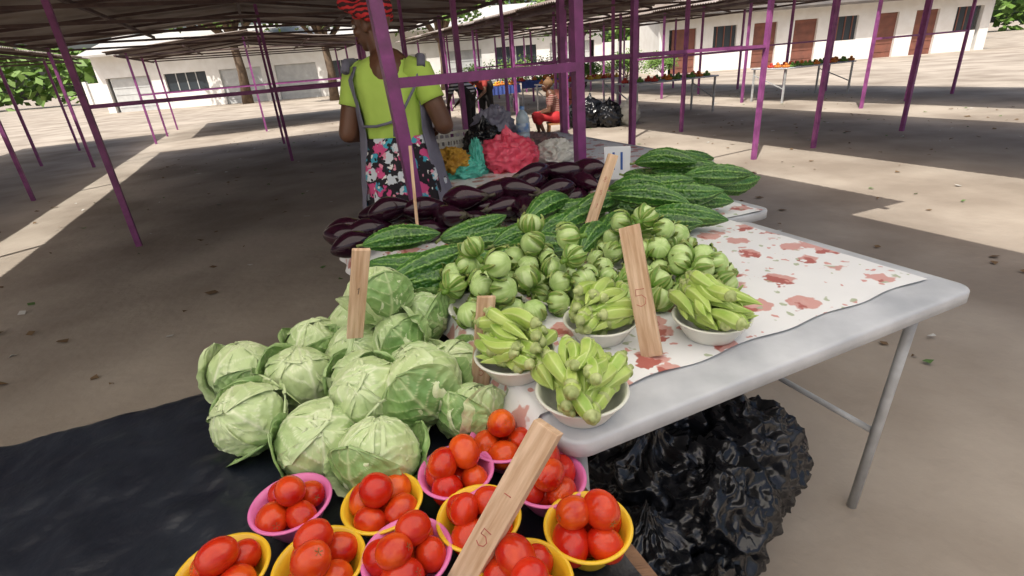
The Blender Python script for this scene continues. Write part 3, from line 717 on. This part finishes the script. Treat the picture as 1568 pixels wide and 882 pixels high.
for (a,b,c_) in ARM:
    a=Vector(a);b=Vector(b); d=b-a; m=a+d*.50
    ce=Vector((-.55,2.9,1.40)); st=a+(ce-a)*.35+Vector((0,0,.02))
    pts=[st,a+Vector((0,0,.012)),a+d*.25,a+d*.4,m]; v,f=tubev(pts,[.07,.071,.068,.065,.067],22,False); sh.add(v,f)
o=obj('tshirt',sh.mesh('ts',[m_lime]),parent=root); so_=o.modifiers.new('s','SOLIDIFY'); so_.thickness=.003
m_skirt=pattern_mat('floral_skirt_print',(.015,.013,.02),[((.65,.08,.25),9,.40,.3,.07),((.62,.68,.74),11,.36,2.3,.07),((.06,.38,.52),12,.30,4.4,.06),((.75,.3,.4),14,.22,5.1,.05),((.8,.8,.78),20,.20,2.3,.05),((.012,.01,.012),26,.22,1.1,.03)],rough=.85,bump=.4)
sk2=MB(); v,f,k=loft([(-.545,2.90,1.09,.168,.124),(-.545,2.895,1.0,.19,.155),(-.545,2.89,.88,.215,.185),(-.545,2.89,.75,.225,.185),(-.545,2.9,.5,.235,.19),(-.545,2.9,.30,.245,.20)],fold=.08,seed=4); sk2.add(v,f)
o=obj('skirt',sk2.mesh('sk',[m_skirt]),parent=root); o.modifiers.new('s','SOLIDIFY').thickness=.003
m_apron=mk('grey_apron_cloth',(.20,.20,.27),(.14,.14,.19),scale=6,rough=.85,bump=.5,bscale=8)
ap=MB(); A0,A1=math.radians(-38),math.radians(218)
v,f,k=loft([(-.545,2.91,.45,.27,.23),(-.545,2.91,.75,.25,.215),(-.545,2.905,.95,.215,.18),(-.548,2.905,1.12,.19,.145),(-.55,2.905,1.28,.198,.142),(-.55,2.905,1.38,.205,.14),(-.55,2.905,1.44,.17,.115)],fold=.05,seed=9,a0=A0,a1=A1,closed=False); ap.add(v,f)
def strap(pts,w=.012):
    v,f=tubev(pts,w,8); ap.add(v,f)
strap([(-.375,2.80,1.40),(-.40,2.782,1.33),(-.46,2.762,1.24),(-.505,2.762,1.175)],.007)
strap([(-.70,2.80,1.155),(-.62,2.762,1.155),(-.56,2.762,1.165),(-.505,2.762,1.18)],.007)
strap([(-.505,2.760,1.18),(-.53,2.748,1.14),(-.535,2.748,1.10)],.006); strap([(-.505,2.760,1.18),(-.485,2.746,1.13),(-.475,2.748,1.115)],.006); strap([(-.505,2.758,1.18),(-.47,2.748,1.22),(-.465,2.750,1.25)],.005)
strap([(-.36,2.80,1.42),(-.36,2.84,1.458),(-.38,2.92,1.46),(-.39,2.98,1.42)],.022); strap([(-.74,2.82,1.42),(-.74,2.86,1.458),(-.72,2.94,1.46),(-.71,3.0,1.42)],.022)
o=obj('apron',ap.mesh('ap',[m_apron]),parent=root); o.modifiers.new('s','SOLIDIFY').thickness=.003
m_wrap=stripe_mat('red_black_headwrap',(.60,.03,.035),(.05,.012,.015),14,dist=9)
hw=MB(); ellipsoid(hw,P(0,-.022,.062),(.092,.110,.078),0,R); 
for i in range(7):
    capsule(hw,P(-.085,-.05+.02*i,.03+.012*i),P(.085,-.05+.02*i,.03+.012*i),.030,.030)
capsule(hw,P(-.03,-.03,.13),P(.04,-.05,.135),.045,.04)
o=obj('headwrap',hw.mesh('hw',[m_wrap]),parent=root); remesh(o,.007,4)

def figure(name,j,top_m,low_m,s,hat=None,seat=False,face=(-1,0,0)):
    root=empty(name); b=MB(); ex=MB()
    Pp,Rr=head(b,[ex],j['head'],face,(0,0,1),s)
    hd=Vector(j['head'])
    capsule(b,j['neck'],hd-Vector((0,0,.05*s)),.05*s,.048*s)
    for sd_ in 'LR':
        capsule(b,j['sh'+sd_],j['el'+sd_],.045*s,.038*s); capsule(b,j['el'+sd_],j['wr'+sd_],.038*s,.025*s)
        d=Vector(j['wr'+sd_])-Vector(j['el'+sd_]); hand(b,j['wr'+sd_],d,(0,0,-1),s)
        capsule(b,j['hip'+sd_],j['kn'+sd_],.075*s,.055*s); capsule(b,j['kn'+sd_],j['an'+sd_],.053*s,.033*s)
        a=Vector(j['an'+sd_]); capsule(b,a-Vector((0,0,.03*s)),a+Vector(face).normalized()*.14*s-Vector((0,0,.045*s)),.035*s,.03*s)
    capsule(b,j['neck'],j['pel'],.1*s,.12*s)
    o=obj('body',b.mesh('b',[m_skin]),parent=root); remesh(o,.012,2); skin_extras(root,ex)
    t=MB(); nk=Vector(j['neck']); pl=Vector(j['pel'])
    for sd_ in 'LR':
        capsule(t,j['sh'+sd_],Vector(j['sh'+sd_]).lerp(Vector(j['el'+sd_]),.5),.062*s,.06*s)
        capsule(t,j['sh'+sd_],nk.lerp(pl,.3),.065*s,.12*s)
    capsule(t,nk.lerp(pl,.2),pl,.12*s,.145*s)
    o=obj('top',t.mesh('t',[top_m]),parent=root); remesh(o,.015,3)
    t=MB()
    for sd_ in 'LR':
        capsule(t,j['hip'+sd_],j['kn'+sd_],.10*s,.08*s)
        if not seat: capsule(t,j['kn'+sd_],Vector(j['an'+sd_])+Vector((0,0,.06)),.075*s,.06*s)
        else: capsule(t,j['kn'+sd_],Vector(j['kn'+sd_]).lerp(Vector(j['an'+sd_]),.3),.08*s,.075*s)
    capsule(t,j['hipL'],j['hipR'],.13*s,.13*s); capsule(t,Vector(j['hipL']).lerp(Vector(j['kn'+'L']),.5),Vector(j['hipR']).lerp(Vector(j['knR']),.5),.09*s,.09*s)
    o=obj('lower_garment',t.mesh('t',[low_m]),parent=root); remesh(o,.015,3)
    h=MB(); ellipsoid(h,Pp(0,-.025,.045),(.085*s,.100*s,.085*s),0,Rr)
    if hat: capsule(h,Pp(0,-.04,.1),Pp(0,-.03,.12),.05*s,.045*s)
    o=obj('hair',h.mesh('h',[hat or m_hair]),parent=root)
    return root
def off(d,x,y,z=0): return {k:(v[0]+x,v[1]+y,v[2]+z) for k,v in d.items()}
sit=dict(head=(-.06,0,.90),neck=(0,0,.74),pel=(.10,0,.34),shL=(.0,.16,.70),shR=(.0,-.16,.70),elL=(-.04,.20,.46),elR=(-.06,-.2,.46),wrL=(-.24,.12,.42),wrR=(-.25,-.1,.42),
 hipL=(.08,.09,.33),hipR=(.08,-.09,.33),knL=(-.30,.10,.37),knR=(-.28,-.12,.37),anL=(-.24,.10,.07),anR=(-.16,-.12,.07))
m_redst=stripe_mat('dark_red_stripes',(.20,.05,.04),(.35,.22,.18),9,dist=2)
figure('seated_woman',off(sit,1.02,10.45),m_redst,mk('red_skirt',(.50,.02,.03),(.4,.02,.02),scale=9,rough=.8),.96,mk('brown_scarf',(.2,.11,.05),rough=.8),True)
root=empty('wooden_stool',(1.11,10.45,0)); mb=MB(); v,f=boxv(0,0,.215,.36,.34,.03); mb.add(v,f)
for a in (-.14,.14):
    for b_ in (-.13,.13): beam(mb,(a*1.15,b_*1.15,0),(a,b_,.2),.035)
    beam(mb,(a*1.08,-.14,.10),(a*1.08,.14,.10),.025)
obj('stool_body',mb.mesh('st',[mk('orange_wood',(.42,.2,.08),rough=.6)],False),parent=root)
st=dict(head=(-.02,0,1.52),neck=(0,0,1.38),pel=(.0,0,.92),shL=(.0,.18,1.32),shR=(.0,-.18,1.32),elL=(-.05,.24,1.06),elR=(-.08,-.22,1.05),wrL=(-.25,.18,.95),wrR=(-.28,-.15,.98),
 hipL=(0,.09,.88),hipR=(0,-.09,.88),knL=(-.02,.10,.48),knR=(.03,-.1,.48),anL=(0,.11,.08),anR=(.06,-.11,.08))
def rotj(d,a): 
    c,s=math.cos(a),math.sin(a); return {k:(c*v[0]-s*v[1],s*v[0]+c*v[1],v[2]) for k,v in d.items()}
bend=dict(st); bend.update(head=(-.34,0,1.10),neck=(-.26,0,1.05),shL=(-.2,.18,1.05),shR=(-.2,-.18,1.05),elL=(-.28,.22,.80),elR=(-.28,-.22,.80),wrL=(-.42,.15,.66),wrR=(-.42,-.12,.66))
figure('vendor_in_striped_shirt',off(rotj(bend,-.6),-.55,10.6),stripe_mat('black_white_stripes',(.02,.02,.02),(.7,.7,.7),5,dist=0),m_hair,1.0,None,False,(-.8,.5,-.3))
figure('vendor_at_far_stall',off(rotj(bend,.9),-.25,12.6),mk('red_top',(.4,.05,.04),rough=.8),m_hair,1.0,None)

# ------------------------------------------------------------- far stall tables
def far_table(u0,u1,w0,w1,zt,mat,cols,seed,skirt=False):
    rd=random.Random(seed); root=empty('market_table'); mb=MB(); rounded_slab(mb,u0,u1,w0,w1,zt-.03,zt,.02)
    if skirt: 
        v,f,k=grid(lambda a,b:W(u0+(u1-u0)*a,w0-.012+.012*math.sin(a*60),zt-.2*b),80,4); mb.add(v,f)
    obj('top',mb.mesh('t',[mat]),parent=root); mb=MB()
    for u in (u0+.06,u1-.06):
        for w in (w0+.06,w1-.06): beam(mb,W(u,w,0),W(u,w,zt-.03),.035)
        beam(mb,W(u,w0+.06,.3),W(u,w1-.06,.6),.02)
    obj('legs',mb.mesh('l',[m_metal],False),parent=root)
    mb=MB(); n=int((u1-u0)/.2)
    for i in range(n):
        for jn in range(3):
            if rd.random()<.25: continue
            mi=rd.randrange(len(cols)); cu=u0+.12+.2*i+rd.uniform(-.03,.03); cw=w0+.12+jn*.2
            for q in range(7):
                a=q*1.05; rr=.05 if q<6 else 0
                x,y,z=W(cu+rr*math.cos(a),cw+rr*math.sin(a),zt+.03+(.05 if q==6 else 0))
                ellipsoid(mb,(x,y,z),(.036,.036,.034),mi,None,8,5)
    obj('produce',mb.mesh('p',cols),parent=root)
cY=mk('yellow_fruit',(.62,.42,.04),rough=.5); cO=mk('orange_fruit',(.6,.2,.03),rough=.5); cG=mk('green_fruit',(.12,.25,.04),rough=.5); cR=mk('red_fruit',(.5,.05,.03),rough=.4)
m_bluecl=mk('blue_tablecloth',(.05,.08,.30),(.06,.11,.38),scale=5,rough=.8); m_pale=mk('pale_tablecloth',(.6,.62,.62),(.4,.42,.5),scale=4,rough=.8)
far_table(5.2,6.3,13.2,14.0,.78,m_bluecl,[cY,cO],1,True)
far_table(2.6,4.2,15.0,15.9,.78,m_pale,[cY,cG],2,True)
far_table(7.0,9.2,9.2,10.0,.76,m_pale,[cO,cG,cR],3)
far_table(6.6,8.8,12.2,13.0,.76,m_pale,[cO,cY,cR],4)
far_table(7.2,9.2,15.0,16,.76,m_bluecl,[cO,cG,cR],5,True)
far_table(11,13.4,9,10,.76,m_pale,[cO,cG,cR],6)
root=empty('stack_of_brick_red_crates',(1.62,12.6,0),(0,0,YAW)); mb=MB()
for i in range(3):
    v,f=boxv(0,0,.12+.24*i,.5,.36,.21); mb.add(v,f)
    for q in range(6): v,f=boxv(-.21+.084*q,-.19,.12+.24*i,.02,.02,.22); mb.add(v,f)
    for sg in(-1,1): v,f=boxv(0,-.195,.12+.24*i+sg*.09,.52,.02,.03); mb.add(v,f)
obj('crates',mb.mesh('c',[mk('faded_red_crate',(.35,.12,.10),(.28,.09,.07),scale=6,rough=.6)],False),parent=root)

# ------------------------------------------------------------- buildings
def building(name,x0,x1,y,h,dep,ndoor,seed,roofm,doors=m_door):
    root=empty(name); rd=random.Random(seed); mb=MB()
    L=x1-x0; bays=ndoor; bw=L/bays
    for i in range(bays+1):
        v,f=boxv(x0+i*bw,y,h/2,.9 if 0<i<bays else .5,.25,h); mb.add(v,f)
    v,f=boxv((x0+x1)/2,y+.003,h-(h-2.15)/2,L+.4,.244,h-2.15); mb.add(v,f)
    for sx in (x0,x1): v,f=boxv(sx,y+dep/2+.13,h/2,.24,dep,h); mb.add(v,f)
    v,f=boxv((x0+x1)/2,y+dep+.26,h/2,L+.25,.25,h); mb.add(v,f)
    for i in range(bays):
        if i%3==1: v,f=boxv(x0+(i+.5)*bw,y+.006,.5,bw-.88,.23,1.0); mb.add(v,f)
    obj('walls',mb.mesh('w',[m_wall],False),parent=root)
    mb=MB(); mw=MB()
    for i in range(bays):
        cx=x0+(i+.5)*bw
        if i%3==1:
            v,f=boxv(cx,y+.05,1.58,bw-.9,.03,1.14); mw.add(v,f)
            for q in (-.3,0,.3): v,f=boxv(cx+q*bw*.6,y+.02,1.58,.05,.05,1.14); mb.add(v,f)
        else:
            v,f=boxv(cx,y+.06,1.07,bw-.9,.06,2.14); mb.add(v,f)
            for q in range(5): v,f=boxv(cx,y+.02,.3+.4*q,bw-1.0,.03,.05); mb.add(v,f)
    obj('doors',mb.mesh('d',[doors],False),parent=root); obj('windows',mw.mesh('g',[m_glass],False),parent=root)
    mb=MB(); ym=y+dep/2
    v=[(x0-.5,y-1.1,h-.05),(x1+.5,y-1.1,h-.05),(x1+.5,ym,h+1.3),(x0-.5,ym,h+1.3),(x0-.5,y+dep+1,h-.05),(x1+.5,y+dep+1,h-.05)]
    f=[(0,1,2,3),(3,2,5,4)]; mb.add(v,f); o=obj('roof',mb.mesh('r',[roofm],False),parent=root); o.modifiers.new('s','SOLIDIFY').thickness=.12
building('shop_row_building',9,26,30,2.8,6,8,1,m_rooftile)
building('white_shop_building',-26,7,38,3.6,7,9,2,mk('pale_iron_roof',(.6,.6,.58),(.5,.48,.45),scale=1,rough=.5),m_paledoor)
mb=MB()
for i in range(30):
    v,f=boxv(-40+i*3,58,1.1,2.99,.2,2.2); mb.add(v,f); v,f=boxv(-40+i*3-1.5,57.9,1.2,.35,.35,2.4); mb.add(v,f)
obj('boundary_wall',mb.mesh('bw',[m_wall],False))

# ------------------------------------------------------------- trees
def tree(x,y,h,cr,seed,n=5200,low=.42,name='broadleaf_tree'):
    rd=random.Random(seed); root=empty(name,(x,y,0)); mb=MB(); th=h*low
    v,f=tubev([(0,0,0),(.1,.05,th*.5),(.05,-.1,th)],[h*.04,h*.03,h*.025],10); mb.add(v,f)
    cl=[]
    for i in range(11):
        a=i*2.4+rd.random(); el=rd.uniform(.2,1.2); L=cr*rd.uniform(.6,1.0)
        e=Vector((math.cos(a)*math.cos(el)*L,math.sin(a)*math.cos(el)*L,th+math.sin(el)*L*.9+.2*cr)); m=Vector((.05,-.1,th)).lerp(e,.5)+Vector((0,0,.1*cr))
        v,f=tubev([(.05,-.1,th*.92),m,e],[h*.018,h*.012,h*.004],7); mb.add(v,f)
        cl.append((e,cr*rd.uniform(.28,.5))); cl.append((m+Vector((rd.uniform(-.3,.3),rd.uniform(-.3,.3),.2))*cr,cr*rd.uniform(.2,.35)))
    obj('trunk_and_limbs',mb.mesh('tr',[m_bark]),parent=root)
    V=[];Fc=[]
    for i in range(n):
        c,r_=cl[rd.randrange(len(cl))]; d=Vector((rd.gauss(0,1),rd.gauss(0,1),rd.gauss(0,.8))).normalized()*r_*rd.random()**.45
        q=c+d; s=rd.uniform(.07,.15)*cr/2.2; a=Vector((rd.gauss(0,1),rd.gauss(0,1),rd.gauss(0,.6))).normalized(); b=a.orthogonal().normalized(); o_=len(V)
        V+= [q-a*s,q-b*s*.5,q+a*s,q+b*s*.5]; Fc.append((o_,o_+1,o_+2,o_+3))
    mb=MB(); mb.add(V,Fc); obj('crown',mb.mesh('cr',[m_leaf],False),parent=root)
for i,(x,y,h,c) in enumerate([(-3,33,6.5,3.0),(4.2,28,5,2.4),(8,44,9,4),(13,48,11,5),(-9,31,7,3.4),(-16,36,9,4),(20,44,10,5),(27,42,9,4.5),(2,52,11,5),(-6,52,11,5.5),(-24,50,12,6),(35,50,12,6)]):
    tree(x,y,h,c,i)
for i,(x,y,c) in enumerate([(-.6,24,1.0),(.9,25,1.1),(2.4,25.5,1.0),(3.9,24.5,.9),(6.3,27,1.1),(-3.5,25,1.1),(8.2,27.5,.9)]):
    tree(x,y,c*1.2,c,i+60,2600,.15,'garden_shrub')
rd=random.Random(3); V=[];Fc=[]
for i in range(12000):
    x=rd.uniform(-110,110); hh=6+3*N3((x*.06,0,0))+2*N3((x*.3,3,0)); y=72+rd.uniform(-4,4); z=hh*rd.random()**.6; s=rd.uniform(.4,.9)
    a=Vector((rd.gauss(0,1),rd.gauss(0,1),rd.gauss(0,.6))).normalized(); b=a.orthogonal().normalized(); q=Vector((x,y,z)); o_=len(V)
    V+=[q-a*s,q-b*s*.6,q+a*s,q+b*s*.6]; Fc.append((o_,o_+1,o_+2,o_+3))
mb=MB(); mb.add(V,Fc); obj('distant_trees',mb.mesh('dt',[m_leaf],False))
